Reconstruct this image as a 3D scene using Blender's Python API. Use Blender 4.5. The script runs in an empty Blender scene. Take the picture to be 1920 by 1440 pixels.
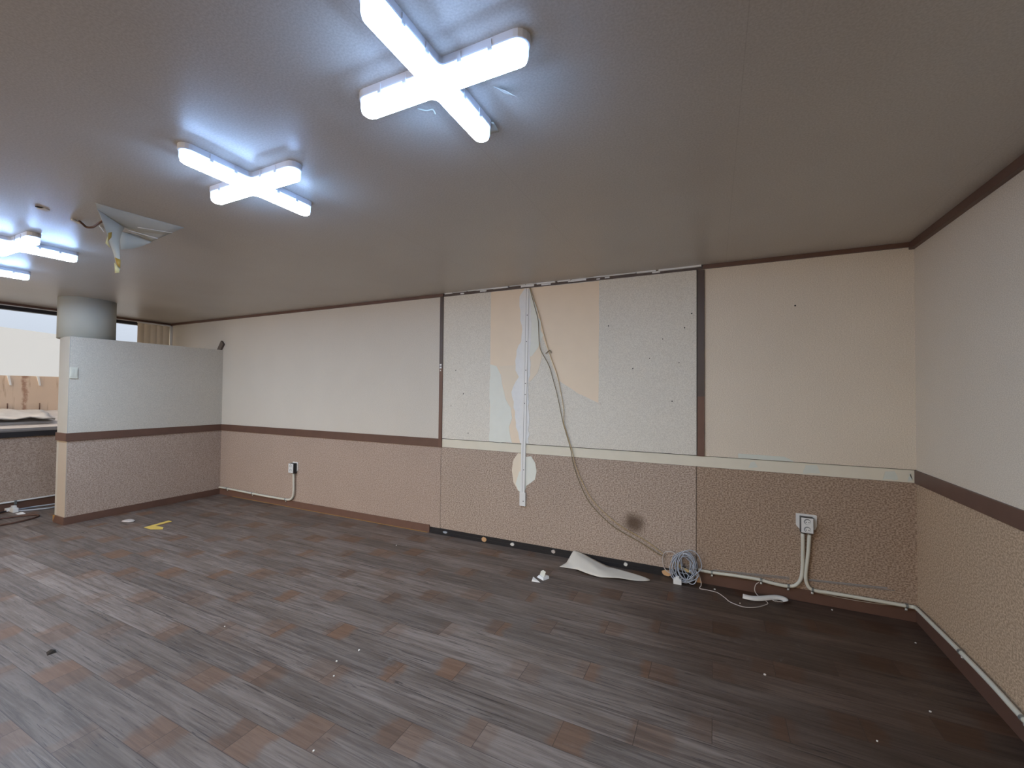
import bpy, bmesh, math, random
from mathutils import Vector, Matrix, noise
random.seed(7)
sc = bpy.context.scene
COL = sc.collection

# ------------------------------------------------------------------ camera
CAM = Vector((-1.15642, -3.52621, 1.41365))
YAW, PITCH, ROLL, FPX = -0.444831, 0.020877, 0.0095965, 793.75
fw = Vector((math.sin(YAW)*math.cos(PITCH), math.cos(YAW)*math.cos(PITCH), math.sin(PITCH)))
rt0 = Vector((math.cos(YAW), -math.sin(YAW), 0)); up0 = rt0.cross(fw)
rt = rt0*math.cos(ROLL) + up0*math.sin(ROLL); up = up0*math.cos(ROLL) - rt0*math.sin(ROLL)
cd = bpy.data.cameras.new('camera'); cam = bpy.data.objects.new('camera', cd); COL.objects.link(cam)
cd.sensor_width = 36; cd.sensor_fit = 'HORIZONTAL'; cd.lens = FPX*36/1920; cd.clip_start = 0.02; cd.clip_end = 200
cam.matrix_world = Matrix(((rt.x, up.x, -fw.x, CAM.x), (rt.y, up.y, -fw.y, CAM.y), (rt.z, up.z, -fw.z, CAM.z), (0, 0, 0, 1)))
sc.camera = cam

# ------------------------------------------------------------------ light and exposure
LAMP_L = 110.0                        # straight down through the diffuser face
LAMP_COL = (0.84, 1.0, 1.09)
RIM_L = 2.9                           # weaker, bluer light leaving the diffuser rim
BEV_L = 240.0                         # and its rounded lower edge
RIM_COL = (0.36, 0.58, 1.0)
SKY_SIDE = (0.53, 0.59, 0.68)         # overcast sky beyond the side windows
SKY_FRONT = (4.3, 3.45, 2.5)           # sky on the unseen front side, brightened and warmed to fill the room
vs = sc.view_settings
vs.view_transform = 'Standard'; vs.look = 'None'; vs.gamma = 1; vs.use_curve_mapping = False; vs.exposure = 0.0
w = bpy.data.worlds.new('overcast_sky'); sc.world = w; w.use_nodes = True
nt = w.node_tree; nt.nodes.clear()
wo = nt.nodes.new('ShaderNodeOutputWorld'); bg = nt.nodes.new('ShaderNodeBackground'); nt.links.new(bg.outputs[0], wo.inputs[0])
tc = nt.nodes.new('ShaderNodeTexCoord'); sx = nt.nodes.new('ShaderNodeSeparateXYZ'); nt.links.new(tc.outputs['Generated'], sx.inputs[0])
mr = nt.nodes.new('ShaderNodeMapRange'); mr.interpolation_type = 'SMOOTHSTEP'
nt.links.new(sx.outputs['Y'], mr.inputs['Value'])
mr.inputs['From Min'].default_value = -0.25; mr.inputs['From Max'].default_value = -0.8
mx = nt.nodes.new('ShaderNodeMix'); mx.data_type = 'RGBA'; nt.links.new(mr.outputs[0], mx.inputs['Factor'])
mx.inputs[6].default_value = (*SKY_SIDE, 1); mx.inputs[7].default_value = (*SKY_FRONT, 1)
nt.links.new(mx.outputs[2], bg.inputs[0])
ze = nt.nodes.new('ShaderNodeMapRange'); nt.links.new(sx.outputs['Z'], ze.inputs['Value'])      # overcast: brighter towards the zenith
ze.inputs['To Min'].default_value = 1.0; ze.inputs['To Max'].default_value = 3.4
nt.links.new(ze.outputs[0], bg.inputs[1])

# ------------------------------------------------------------------ room numbers
H, RT, RB = 2.4, 0.949, 0.866
XW, XP, XPL, YE, PH = -8.516, -7.229, -7.464, -1.531, 1.961
YF = -6.4

# ------------------------------------------------------------------ material helpers
class NT:
    def __init__(s, name):
        s.m = bpy.data.materials.new(name); s.m.use_nodes = True; s.t = s.m.node_tree
        s.b = s.t.nodes['Principled BSDF']; s.out = s.t.nodes['Material Output']
    def n(s, typ, **kw):
        nd = s.t.nodes.new('ShaderNode'+typ)
        for k, v in kw.items(): setattr(nd, k, v)
        return nd
    def put(s, sock, v):
        if isinstance(v, bpy.types.NodeSocket): s.t.links.new(v, sock)
        elif v is not None:
            if isinstance(v, tuple) and len(v) == 3 and sock.type == 'RGBA': v = (*v, 1)
            sock.default_value = v
    def math(s, op, a, b=None, c=None, clamp=False):
        nd = s.n('Math', operation=op, use_clamp=clamp); s.put(nd.inputs[0], a)
        if b is not None: s.put(nd.inputs[1], b)
        if c is not None: s.put(nd.inputs[2], c)
        return nd.outputs[0]
    def mix(s, f, a, b, blend='MIX'):
        nd = s.n('Mix', data_type='RGBA', blend_type=blend); s.put(nd.inputs[0], f); s.put(nd.inputs[6], a); s.put(nd.inputs[7], b)
        return nd.outputs[2]
    def ramp(s, v, lo, hi, smooth=True):
        nd = s.n('MapRange'); nd.interpolation_type = 'SMOOTHSTEP' if smooth else 'LINEAR'
        s.put(nd.inputs['Value'], v); nd.inputs['From Min'].default_value = lo; nd.inputs['From Max'].default_value = hi
        return nd.outputs[0]
    def obj(s): return s.n('TexCoord').outputs['Object']
    def xyz(s, v):
        nd = s.n('SeparateXYZ'); s.put(nd.inputs[0], v); return nd.outputs
    def vec(s, x, y, z):
        nd = s.n('CombineXYZ'); s.put(nd.inputs[0], x); s.put(nd.inputs[1], y); s.put(nd.inputs[2], z); return nd.outputs[0]
    def scale(s, v, k):
        nd = s.n('VectorMath', operation='MULTIPLY'); s.put(nd.inputs[0], v); nd.inputs[1].default_value = k; return nd.outputs[0]
    def noise(s, v, sc_, det=3.0, rough=0.55, dist=0.0):
        nd = s.n('TexNoise'); s.put(nd.inputs['Vector'], v); nd.inputs['Scale'].default_value = sc_
        nd.inputs['Detail'].default_value = det; nd.inputs['Roughness'].default_value = rough; nd.inputs['Distortion'].default_value = dist
        return nd.outputs[0]
    def white(s, v):
        nd = s.n('TexWhiteNoise', noise_dimensions='3D'); s.put(nd.inputs['Vector'], v); return nd.outputs
    def bump(s, h, st, d=0.002):
        nd = s.n('Bump'); nd.inputs['Strength'].default_value = st; nd.inputs['Distance'].default_value = d; s.put(nd.inputs['Height'], h)
        s.t.links.new(nd.outputs[0], s.b.inputs['Normal'])
    def fin(s, col=None, rough=0.6, spec=0.5, **kw):
        if col is not None: s.put(s.b.inputs['Base Color'], col)
        s.put(s.b.inputs['Roughness'], rough); s.put(s.b.inputs['Specular IOR Level'], spec)
        for k, v in kw.items(): s.put(s.b.inputs[k], v)
        return s.m

def plain(name, col, rough=0.5, spec=0.5, var=0.12, vs_=14.0, bump=0.0, bs=120.0, **kw):
    a = NT(name); o = a.obj(); f = a.noise(o, vs_, 4)
    c = a.mix(f, tuple(max(0, x*(1-var)) for x in col), tuple(min(1, x*(1+var)) for x in col))
    if bump: a.bump(a.noise(o, bs, 3), bump, 0.002)
    return a.fin(c, rough, spec, **kw)

def wallpaper(name, ca, cb, stretch=(1, 1, 1), sc_=110, bump=0.25, rough=0.75, contrast=(0.35, 0.65), stain=None, mott=0.1):
    a = NT(name); o = a.obj(); v = a.scale(o, stretch)
    n1 = a.noise(v, sc_, 2.0, 0.6); n2 = a.noise(o, 2.2, 4, 0.6)
    c = a.mix(a.ramp(n1, *contrast), ca, cb)
    m = a.ramp(n2, 0.25, 0.75)
    c = a.mix(a.math('MULTIPLY', m, mott), c, tuple(x*0.72 for x in ca))
    if stain:
        (x0, z0, r) = stain
        p = a.xyz(o)
        dx = a.math('SUBTRACT', p[0], x0); dz = a.math('SUBTRACT', p[2], z0)
        d = a.math('SQRT', a.math('ADD', a.math('MULTIPLY', dx, dx), a.math('MULTIPLY', dz, dz)))
        d = a.math('ADD', d, a.math('MULTIPLY', a.math('SUBTRACT', a.noise(o, 16, 4), 0.5), 0.05))
        f = a.math('MULTIPLY', a.math('SUBTRACT', 1.0, a.ramp(d, r*0.2, r)), 0.9)
        c = a.mix(f, c, (0.095, 0.060, 0.038))
    a.bump(n1, bump, 0.0015)
    return a.fin(c, rough, 0.3)

M = {}
M['paper_part'] = wallpaper('greyish pale wallpaper', (0.49, 0.455, 0.40), (0.62, 0.58, 0.51), (1, 1, 1.6), 150, 0.2)
M['paper'] = wallpaper('pale wallpaper', (0.55, 0.515, 0.46), (0.67, 0.635, 0.57), (1, 1, 1.6), 150, 0.2)
M['paper_warm'] = wallpaper('warm pale wallpaper', (0.63, 0.555, 0.455), (0.77, 0.69, 0.58), (1, 1, 1.6), 150, 0.2)
M['paper_grey'] = wallpaper('pale grey wallpaper', (0.62, 0.59, 0.525), (0.76, 0.73, 0.655), (1, 1, 1), 160, 0.25)
M['speck'] = wallpaper('speckled brown wallpaper', (0.30, 0.22, 0.178), (0.50, 0.40, 0.335), (1, 1, 1.4), 88, 0.45, 0.8, (0.35, 0.65))
M['speck_red'] = wallpaper('speckled reddish brown wallpaper', (0.225, 0.155, 0.11), (0.47, 0.355, 0.27), (1, 1, 1.4), 88, 0.45, 0.8, (0.35, 0.65))
M['speck_tan'] = wallpaper('speckled tan wallpaper', (0.36, 0.255, 0.17), (0.61, 0.46, 0.325), (1, 1, 1.4), 88, 0.45, 0.8, (0.35, 0.65))
M['speck_stain'] = wallpaper('speckled brown wallpaper stained', (0.265, 0.195, 0.155), (0.54, 0.44, 0.365), (1, 1, 1.4), 88, 0.45, 0.8, (0.35, 0.65), (-1.735, 0.375, 0.115))
M['film'] = plain('brown trim film', (0.125, 0.068, 0.050), 0.42, 0.4, 0.18, 9)
M['film_dark'] = plain('dark brown trim film', (0.085, 0.062, 0.054), 0.45, 0.4, 0.12, 9)
M['film_rust'] = plain('reddish brown trim film', (0.150, 0.080, 0.058), 0.5, 0.4, 0.15, 9)
M['cream'] = plain('bare cream board', (0.70, 0.66, 0.55), 0.7, 0.3, 0.07, 8)
M['cream_pale'] = plain('pale filler', (0.63, 0.66, 0.60), 0.7, 0.3, 0.05, 20)
M['core'] = plain('dark wall core', (0.10, 0.08, 0.07), 0.9, 0.2)
M['peach'] = plain('bare peach backing paper', (0.80, 0.68, 0.535), 0.8, 0.2, 0.05, 6)
M['peach_light'] = plain('light peach backing paper', (0.77, 0.68, 0.55), 0.8, 0.2, 0.05, 6)
M['plaster'] = plain('bare pale plaster', (0.74, 0.76, 0.70), 0.85, 0.2, 0.05, 12, 0.2)
M['putty'] = plain('white putty', (0.76, 0.77, 0.77), 0.8, 0.2, 0.06, 30, 0.3)
M['pvc'] = plain('white plastic', (0.74, 0.745, 0.74), 0.35, 0.5, 0.04)
M['lampbase'] = plain('white lamp housing', (0.62, 0.64, 0.70), 0.4, 0.5, 0.03)
M['ivory'] = plain('ivory plastic tube', (0.62, 0.61, 0.53), 0.4, 0.5, 0.06)
M['black'] = plain('black plastic', (0.012, 0.013, 0.018), 0.4, 0.5, 0.2)
M['black_board'] = plain('black painted board', (0.010, 0.010, 0.014), 0.45, 0.5, 0.4, 5)
M['hole'] = plain('dark socket recess', (0.02, 0.02, 0.02), 0.7, 0.2)
M['recess'] = plain('grey socket recess', (0.25, 0.27, 0.28), 0.6, 0.3)
M['tan'] = plain('tan glue board', (0.62, 0.38, 0.20), 0.7, 0.3, 0.15, 30)
M['white'] = plain('white paper', (0.72, 0.70, 0.66), 0.8, 0.2, 0.04)
M['sheet'] = plain('wallpaper back', (0.66, 0.62, 0.55), 0.85, 0.2, 0.05)
M['flap'] = plain('torn ceiling paper', (0.50, 0.49, 0.43), 0.8, 0.2, 0.06)
M['tape_y'] = plain('yellow tape', (0.62, 0.44, 0.10), 0.5, 0.4, 0.1)
M['tape_o'] = plain('ochre tape', (0.42, 0.27, 0.06), 0.5, 0.4, 0.1)
M['tape_p'] = plain('pale yellow tape', (0.70, 0.60, 0.30), 0.5, 0.4, 0.1)
M['steel'] = plain('grey metal clip', (0.30, 0.33, 0.33), 0.35, 0.5, 0.1, Metallic=0.7)
M['wire_grey'] = plain('grey cable', (0.36, 0.39, 0.45), 0.45, 0.5, 0.15)
M['wire_pale'] = plain('pale cable', (0.50, 0.45, 0.42), 0.45, 0.5, 0.1)
M['wire_yel'] = plain('yellow cable', (0.50, 0.37, 0.19), 0.5, 0.4, 0.15)
M['wire_brown'] = plain('brown cable', (0.10, 0.05, 0.035), 0.5, 0.4, 0.15)
M['wire_olive'] = plain('olive cable', (0.22, 0.17, 0.09), 0.5, 0.4, 0.15)
M['alu'] = plain('grey flat strip', (0.27, 0.26, 0.26), 0.4, 0.5, 0.08)
M['dark_frame'] = plain('dark window frame', (0.022, 0.020, 0.024), 0.4, 0.5, 0.2)
M['rawwood'] = plain('raw wood', (0.30, 0.17, 0.06), 0.7, 0.3, 0.2, 30)
M['col'] = plain('column plaster', (0.42, 0.42, 0.37), 0.8, 0.25, 0.06, 4)
M['endface'] = plain('beige partition end paper', (0.44, 0.42, 0.38), 0.8, 0.25, 0.04, 5)
M['endlow'] = plain('beige lower end paper', (0.42, 0.36, 0.30), 0.8, 0.25, 0.06, 60)
M['blind'] = plain('cream blind fabric', (0.70, 0.61, 0.48), 0.8, 0.2, 0.06)
M['dirt'] = plain('dark dirt', (0.03, 0.025, 0.022), 0.8, 0.2)
M['concrete'] = plain('weathered concrete', (0.36, 0.33, 0.31), 0.9, 0.2, 0.3, 6, 0.3, 30)
M['tarp'] = plain('crumpled grey tarp', (0.38, 0.36, 0.34), 0.6, 0.4, 0.35, 7, 0.5, 20)
M['whitewall'] = plain('pale far wall', (0.40, 0.43, 0.455), 0.9, 0.2, 0.02, 0.5)

def ceiling_mat():
    a = NT('brown ceiling wallpaper'); o = a.obj()
    n1 = a.noise(o, 140, 2, 0.6); n2 = a.noise(o, 1.3, 4, 0.6)
    c = a.mix(a.ramp(n1, 0.3, 0.7), (0.46, 0.425, 0.385), (0.55, 0.515, 0.475))
    c = a.mix(a.math('MULTIPLY', a.ramp(n2, 0.35, 0.75), 0.18), c, (0.33, 0.27, 0.23))
    p = a.xyz(o)                                             # butt seams of the wallpaper, one every 0.93 m
    f = a.math('FRACT', a.math('DIVIDE', a.math('ADD', p[0], 1.075+0.93*12), 0.93))
    e = a.math('MINIMUM', f, a.math('SUBTRACT', 1.0, f))
    seam = a.math('LESS_THAN', e, 0.0016)
    c = a.mix(a.math('MULTIPLY', seam, 0.18), c, (0.16, 0.12, 0.10))
    a.bump(n1, 0.25, 0.0015)
    return a.fin(c, 0.36, 0.65)
M['ceil'] = ceiling_mat()

def floor_mat():
    a = NT('worn wood plank vinyl'); o = a.obj(); p = a.xyz(o)
    W, L, SH = 0.148, 0.866, 0.28867
    r = a.math('DIVIDE', a.math('ADD', p[1], 1.747), W)
    k = a.math('FLOOR', r); fr = a.math('FRACT', r)
    u = a.math('DIVIDE', a.math('SUBTRACT', p[0], a.math('ADD', -2.318, a.math('MULTIPLY', k, SH))), L)
    i = a.math('FLOOR', u); fu = a.math('FRACT', u)
    pid = a.vec(i, k, 0.0); rnd = a.white(pid)
    rv = rnd[0]; rc = a.n('SeparateColor'); a.put(rc.inputs[0], rnd[1])
    # signed distance to the end joints, in metres
    de = a.math('MULTIPLY', a.math('MINIMUM', fu, a.math('SUBTRACT', 1.0, fu)), L)
    ds = a.math('MULTIPLY', a.math('MINIMUM', fr, a.math('SUBTRACT', 1.0, fr)), W)
    off = a.math('MULTIPLY', rv, 17.0)
    # wood grain, long along x and different on each plank
    gv = a.vec(a.math('ADD', a.math('MULTIPLY', p[0], 2.2), off), a.math('MULTIPLY', p[1], 42.0), off)
    g1 = a.noise(gv, 1.0, 6, 0.65, 0.6)
    gv2 = a.vec(a.math('ADD', a.math('MULTIPLY', p[0], 5.0), off), a.math('MULTIPLY', p[1], 150.0), off)
    g2 = a.noise(gv2, 1.0, 4, 0.6, 0.4)
    gv3 = a.vec(a.math('ADD', a.math('MULTIPLY', p[0], 1.7), off), a.math('MULTIPLY', p[1], 9.0), off)
    g3 = a.noise(gv3, 1.0, 3, 0.5)
    base = a.mix(a.ramp(g1, 0.28, 0.72), (0.088, 0.065, 0.054), (0.200, 0.160, 0.138))
    base = a.mix(a.math('MULTIPLY', a.ramp(g3, 0.4, 0.7), 0.55), base, (0.100, 0.072, 0.055))
    base = a.mix(a.math('MULTIPLY', a.ramp(g2, 0.52, 0.72), 0.45), base, (0.225, 0.195, 0.178))
    # dark cracks and knots
    crack = a.ramp(a.noise(gv2, 0.5, 4, 0.65, 1.4), 0.57, 0.66)
    base = a.mix(a.math('MULTIPLY', crack, 0.75), base, (0.030, 0.022, 0.020))
    # plank to plank tone
    tone = a.math('ADD', 0.80, a.math('MULTIPLY', rc.outputs[0], 0.42))
    base = a.mix(1.0, base, a.vec(tone, tone, tone), 'MULTIPLY')
    # brown printed ends of the planks
    bl = a.noise(a.vec(a.math('ADD', a.math('MULTIPLY', p[0], 9.0), off), a.math('MULTIPLY', p[1], 12.0), off), 1.0, 3, 0.6)
    reach = a.math('ADD', 0.015, a.math('MULTIPLY', rc.outputs[1], 0.13))
    dd = a.math('SUBTRACT', a.math('ADD', de, a.math('MULTIPLY', a.math('SUBTRACT', bl, 0.5), 0.12)), reach)
    endf = a.math('MULTIPLY', a.math('SUBTRACT', 1.0, a.ramp(dd, -0.02, 0.035)), a.math('ADD', 0.25, a.math('MULTIPLY', a.white(a.vec(k, i, 3.0))[0], 0.85)), clamp=True)
    endc = a.mix(rc.outputs[2], (0.150, 0.074, 0.040), (0.080, 0.048, 0.034))
    endc = a.mix(a.math('MULTIPLY', a.ramp(g1, 0.3, 0.7), 0.5), endc, (0.19, 0.10, 0.055))
    base = a.mix(a.math('MULTIPLY', endf, 0.8), base, endc)
    # base colour darkened and browned towards the right corner, with a noisy edge
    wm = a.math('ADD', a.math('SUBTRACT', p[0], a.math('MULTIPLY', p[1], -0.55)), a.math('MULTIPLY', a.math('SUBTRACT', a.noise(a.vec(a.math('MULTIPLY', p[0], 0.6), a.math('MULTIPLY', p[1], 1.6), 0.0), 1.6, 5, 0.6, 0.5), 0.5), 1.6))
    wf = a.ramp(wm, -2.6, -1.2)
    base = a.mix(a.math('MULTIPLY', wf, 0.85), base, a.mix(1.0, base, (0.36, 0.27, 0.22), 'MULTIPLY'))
    # joints
    j = a.math('MAXIMUM', a.math('LESS_THAN', ds, 0.0012), a.math('LESS_THAN', de, 0.0014))
    base = a.mix(a.math('MULTIPLY', j, 0.7), base, (0.025, 0.018, 0.016))
    # pale scuffs
    sc1 = a.ramp(a.noise(o, 3.3, 6, 0.7, 0.8), 0.60, 0.74)
    sc2 = a.ramp(a.noise(o, 26, 3, 0.6), 0.45, 0.7)
    base = a.mix(a.math('MULTIPLY', a.math('MULTIPLY', sc1, sc2), 0.22), base, (0.27, 0.26, 0.25))
    hgt = a.math('SUBTRACT', a.math('MULTIPLY', g2, 0.6), a.math('MULTIPLY', j, 1.0))
    a.bump(hgt, 0.4, 0.0012)
    rough = a.math('ADD', 0.36, a.math('MULTIPLY', a.noise(o, 5, 4), 0.22))
    return a.fin(base, rough, 0.42)
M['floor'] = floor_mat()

def parapet_mat():
    a = NT('rust streaked brown parapet'); o = a.obj(); p = a.xyz(o)
    c = a.mix(a.noise(o, 4, 4), (0.58, 0.44, 0.33), (0.68, 0.53, 0.41))
    st = a.noise(a.vec(0.0, a.math('MULTIPLY', p[1], 22.0), a.math('MULTIPLY', p[2], 2.5)), 1.0, 4, 0.6)
    c = a.mix(a.math('MULTIPLY', a.ramp(st, 0.55, 0.75), 0.6), c, (0.26, 0.15, 0.08))
    # one rust run down the middle
    d = a.math('ABSOLUTE', a.math('ADD', a.math('ADD', p[1], 1.235), a.math('MULTIPLY', a.math('SUBTRACT', a.noise(o, 9, 3), 0.5), 0.12)))
    f = a.math('SUBTRACT', 1.0, a.ramp(d, 0.01, 0.045))
    f = a.math('MULTIPLY', f, a.ramp(a.noise(o, 18, 3), 0.35, 0.6))
    c = a.mix(a.math('MULTIPLY', f, 0.65), c, (0.22, 0.075, 0.035))
    return a.fin(c, 0.8, 0.3)
M['parapet'] = parapet_mat()

def glass_mat():
    a = NT('window glass'); t = a.t; t.nodes.remove(a.b)
    tr = a.n('BsdfTransparent'); gl = a.n('BsdfGlossy'); gl.inputs['Roughness'].default_value = 0.02
    fr = a.n('Fresnel'); fr.inputs[0].default_value = 1.45
    geo = a.n('NewGeometry')
    k = a.math('MULTIPLY', fr.outputs[0], 0.6)
    mxs = a.n('MixShader'); t.links.new(k, mxs.inputs[0]); t.links.new(tr.outputs[0], mxs.inputs[1]); t.links.new(gl.outputs[0], mxs.inputs[2])
    t.links.new(mxs.outputs[0], a.out.inputs[0])
    return a.m
M['glass'] = glass_mat()

def lamp_mat(name, col, L):
    a = NT(name)
    a.fin((0.8, 0.8, 0.8), 0.4)
    a.b.inputs['Emission Color'].default_value = (*col, 1); a.b.inputs['Emission Strength'].default_value = L
    return a.m
M['lamp_rim'] = lamp_mat('lit lamp diffuser rim', RIM_COL, RIM_L)
M['lamp_edge'] = lamp_mat('lit lamp diffuser edge', RIM_COL, BEV_L)
M['lamp'] = lamp_mat('lit lamp diffuser face', LAMP_COL, LAMP_L)

# ------------------------------------------------------------------ object helpers
def link(name, me, mat, parent=None, smooth=False):
    o = bpy.data.objects.new(name, me); COL.objects.link(o)
    if mat is not None: me.materials.append(M[mat] if isinstance(mat, str) else mat)
    if smooth:
        for p in me.polygons: p.use_smooth = True
    if parent is not None: o.parent = parent
    return o
def base_of(parent):
    v = Vector((0, 0, 0)); q = parent
    while q is not None: v += q.location; q = q.parent
    return v
def from_bm(name, bm, mat, parent=None, smooth=False):
    off = base_of(parent) if parent is not None else Vector((0, 0, 0))
    for v in bm.verts: v.co -= off
    bmesh.ops.recalc_face_normals(bm, faces=bm.faces)
    me = bpy.data.meshes.new(name); bm.to_mesh(me); bm.free()
    return link(name, me, mat, parent, smooth)
def tag(o, label=None, cat=None, group=None, kind=None):
    if label: o['label'] = label
    if cat: o['category'] = cat
    if group: o['group'] = group
    if kind: o['kind'] = kind
    return o
def thing(name, loc, label, cat, group=None):
    o = bpy.data.objects.new(name, None); COL.objects.link(o); o.location = loc; o.empty_display_size = 0.05
    return tag(o, label, cat, group)
def bx(bm, x0, x1, y0, y1, z0, z1, bev=0.0):
    if x0 > x1: x0, x1 = x1, x0
    if y0 > y1: y0, y1 = y1, y0
    if z0 > z1: z0, z1 = z1, z0
    vs_ = [bm.verts.new(c) for c in ((x0,y0,z0),(x1,y0,z0),(x1,y1,z0),(x0,y1,z0),(x0,y0,z1),(x1,y0,z1),(x1,y1,z1),(x0,y1,z1))]
    fs = [bm.faces.new([vs_[i] for i in q]) for q in ((0,3,2,1),(4,5,6,7),(0,1,5,4),(1,2,6,5),(2,3,7,6),(3,0,4,7))]
    if bev:
        es = list({e for f in fs for e in f.edges})
        bmesh.ops.bevel(bm, geom=es, offset=bev, segments=2, profile=0.7, affect='EDGES')
def box(name, x0, x1, y0, y1, z0, z1, mat, parent=None, bev=0.0):
    bm = bmesh.new(); bx(bm, x0, x1, y0, y1, z0, z1, bev); return from_bm(name, bm, mat, parent)
def struct(name, o=None):
    if o is None:
        o = bpy.data.objects.new(name, None); COL.objects.link(o)
    o['kind'] = 'structure'; return o
def smooth_pts(pts, n=6):
    P = [Vector(p) for p in pts]; out = []
    for i in range(len(P)-1):
        p0 = P[i-1] if i else P[0]*2-P[1]; p1, p2 = P[i], P[i+1]; p3 = P[i+2] if i+2 < len(P) else P[-1]*2-P[-2]
        for k in range(n):
            t = k/n; t2 = t*t; t3 = t2*t
            out.append(0.5*((2*p1)+(p2-p0)*t+(2*p0-5*p1+4*p2-p3)*t2+(3*p1-p0-3*p2+p3)*t3))
    out.append(P[-1]); return out
def sweep(bm, pts, r, sides=8, flat=None):
    """tube along pts; flat=(w,h) gives an oval section"""
    n = len(pts); prev = None; rings = []
    up_ = Vector((0, 0, 1))
    for i, p in enumerate(pts):
        t = (pts[min(i+1, n-1)]-pts[max(i-1, 0)]).normalized()
        if prev is None:
            a = up_ if abs(t.dot(up_)) < 0.9 else Vector((1, 0, 0))
            nrm = (a - t*a.dot(t)).normalized()
        else: nrm = (prev - t*prev.dot(t)).normalized()
        prev = nrm; b = t.cross(nrm)
        rings.append([bm.verts.new(p + nrm*math.cos(k*2*math.pi/sides)*r + b*math.sin(k*2*math.pi/sides)*r) for k in range(sides)])
    for i in range(n-1):
        for k in range(sides):
            bm.faces.new((rings[i][k], rings[i][(k+1) % sides], rings[i+1][(k+1) % sides], rings[i+1][k]))
    bm.faces.new(rings[0][::-1]); bm.faces.new(rings[-1])
def tube(name, pts, r, mat, parent=None, n=6, sides=8):
    bm = bmesh.new(); sweep(bm, smooth_pts(pts, n) if n > 1 else [Vector(p) for p in pts], r, sides)
    return from_bm(name, bm, mat, parent, True)
def prism(bm, poly, axis, lo, hi):
    """polygon extruded along an axis: 'y' takes (x,z), 'x' takes (y,z), 'z' takes (x,y)"""
    def P(a, b, c): return {'y': (a, c, b), 'x': (c, a, b), 'z': (a, b, c)}[axis]
    A = [bm.verts.new(P(a, b, lo)) for a, b in poly]; B = [bm.verts.new(P(a, b, hi)) for a, b in poly]
    n = len(poly); bm.faces.new(A); bm.faces.new(B[::-1])
    for i in range(n): bm.faces.new((A[i], A[(i+1) % n], B[(i+1) % n], B[i]))
def prism_obj(name, poly, axis, lo, hi, mat, parent=None):
    bm = bmesh.new(); prism(bm, poly, axis, lo, hi); return from_bm(name, bm, mat, parent)
def jag(poly, amp, step, seed=0, closed=True):
    """ragged torn outline"""
    rr = random.Random(seed); out = []
    n = len(poly)
    for i in range(n):
        a = Vector(poly[i]); b = Vector(poly[(i+1) % n]); L = (b-a).length; k = max(1, int(L/step))
        d = (b-a).normalized(); nn = Vector((-d.y, d.x))
        for q in range(k):
            o = 0 if q == 0 else rr.uniform(-amp, amp)
            c = a+(b-a)*(q/k)+nn*o; out.append((c.x, c.y))
    return out
def sheet(name, verts, faces, mat, parent=None, sub=2, thick=0.0012, crease=()):
    bm = bmesh.new(); vv = [bm.verts.new(v) for v in verts]
    for f in faces: bm.faces.new([vv[i] for i in f])
    if crease:
        lay = bm.edges.layers.float.new('crease_edge'); cs = {frozenset(c) for c in crease}; ids = {v: i for i, v in enumerate(vv)}
        for e in bm.edges:
            if frozenset(ids[v] for v in e.verts) in cs: e[lay] = 0.9
    o = from_bm(name, bm, mat, parent, True)
    if sub:
        s = o.modifiers.new('smooth', 'SUBSURF'); s.levels = s.render_levels = sub; s.boundary_smooth = 'PRESERVE_CORNERS'
    s = o.modifiers.new('thickness', 'SOLIDIFY'); s.thickness = thick; s.offset = 0
    return o
def copy_tree(o, parent=None):
    c = o.copy(); COL.objects.link(c)
    if parent is not None: c.parent = parent
    for ch in list(o.children): copy_tree(ch, c)
    return c

# ------------------------------------------------------------------ the setting
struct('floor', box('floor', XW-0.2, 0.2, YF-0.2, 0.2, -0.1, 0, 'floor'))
struct('ceiling', box('ceiling', XW-0.2, 0.2, YF-0.2, 0.2, H, H+0.1, 'ceil'))

# back wall: dark core, boards in front with thin open seams
wb = struct('wall_back', box('wall_back', XW, 0.0, 0.012, 0.2, 0, H, 'core'))
S1, S2 = -3.62, -1.275
box('upper_panel', XW, S1-0.002, 0, 0.012, RB, H, 'paper', wb)
box('upper_panel', S1+0.014, S2+0.0, -0.004, 0.012, RT+0.004, H-0.03, 'paper_grey', wb)
box('upper_panel', S2+0.008, 0, 0, 0.012, RT+0.002, H, 'paper_warm', wb)
box('lower_panel', XW, S1+0.003, 0, 0.012, 0, RB, 'speck', wb)
box('lower_panel', S1+0.007, S2-0.003, 0, 0.012, 0.062, RB, 'speck_stain', wb)
box('lower_panel', S2+0.001, 0, 0, 0.012, 0, RB, 'speck_red', wb)

wr = struct('wall_right', box('wall_right', 0.012, 0.2, YF, 0.2, 0, H, 'core'))
box('upper_panel', 0, 0.012, YF, 0, RB, H, 'paper_warm', wr)
box('lower_panel', 0, 0.012, YF, 0, 0, RB, 'speck_tan', wr)

# window wall on the left
bm = bmesh.new()
bx(bm, XW-0.2, XW, YF, 0.2, 0, 0.84)
bx(bm, XW-0.2, XW, -0.03, 0.2, 0.84, H); bx(bm, XW-0.2, XW, YF, -6.2, 0.84, H)
bx(bm, XW-0.2, XW, -6.2, -0.03, 2.37, H); bx(bm, XW-0.2, XW, -1.02, -0.92, 0.84, 2.37)
wl = struct('wall_left', from_bm('wall_left', bm, 'speck'))

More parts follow.
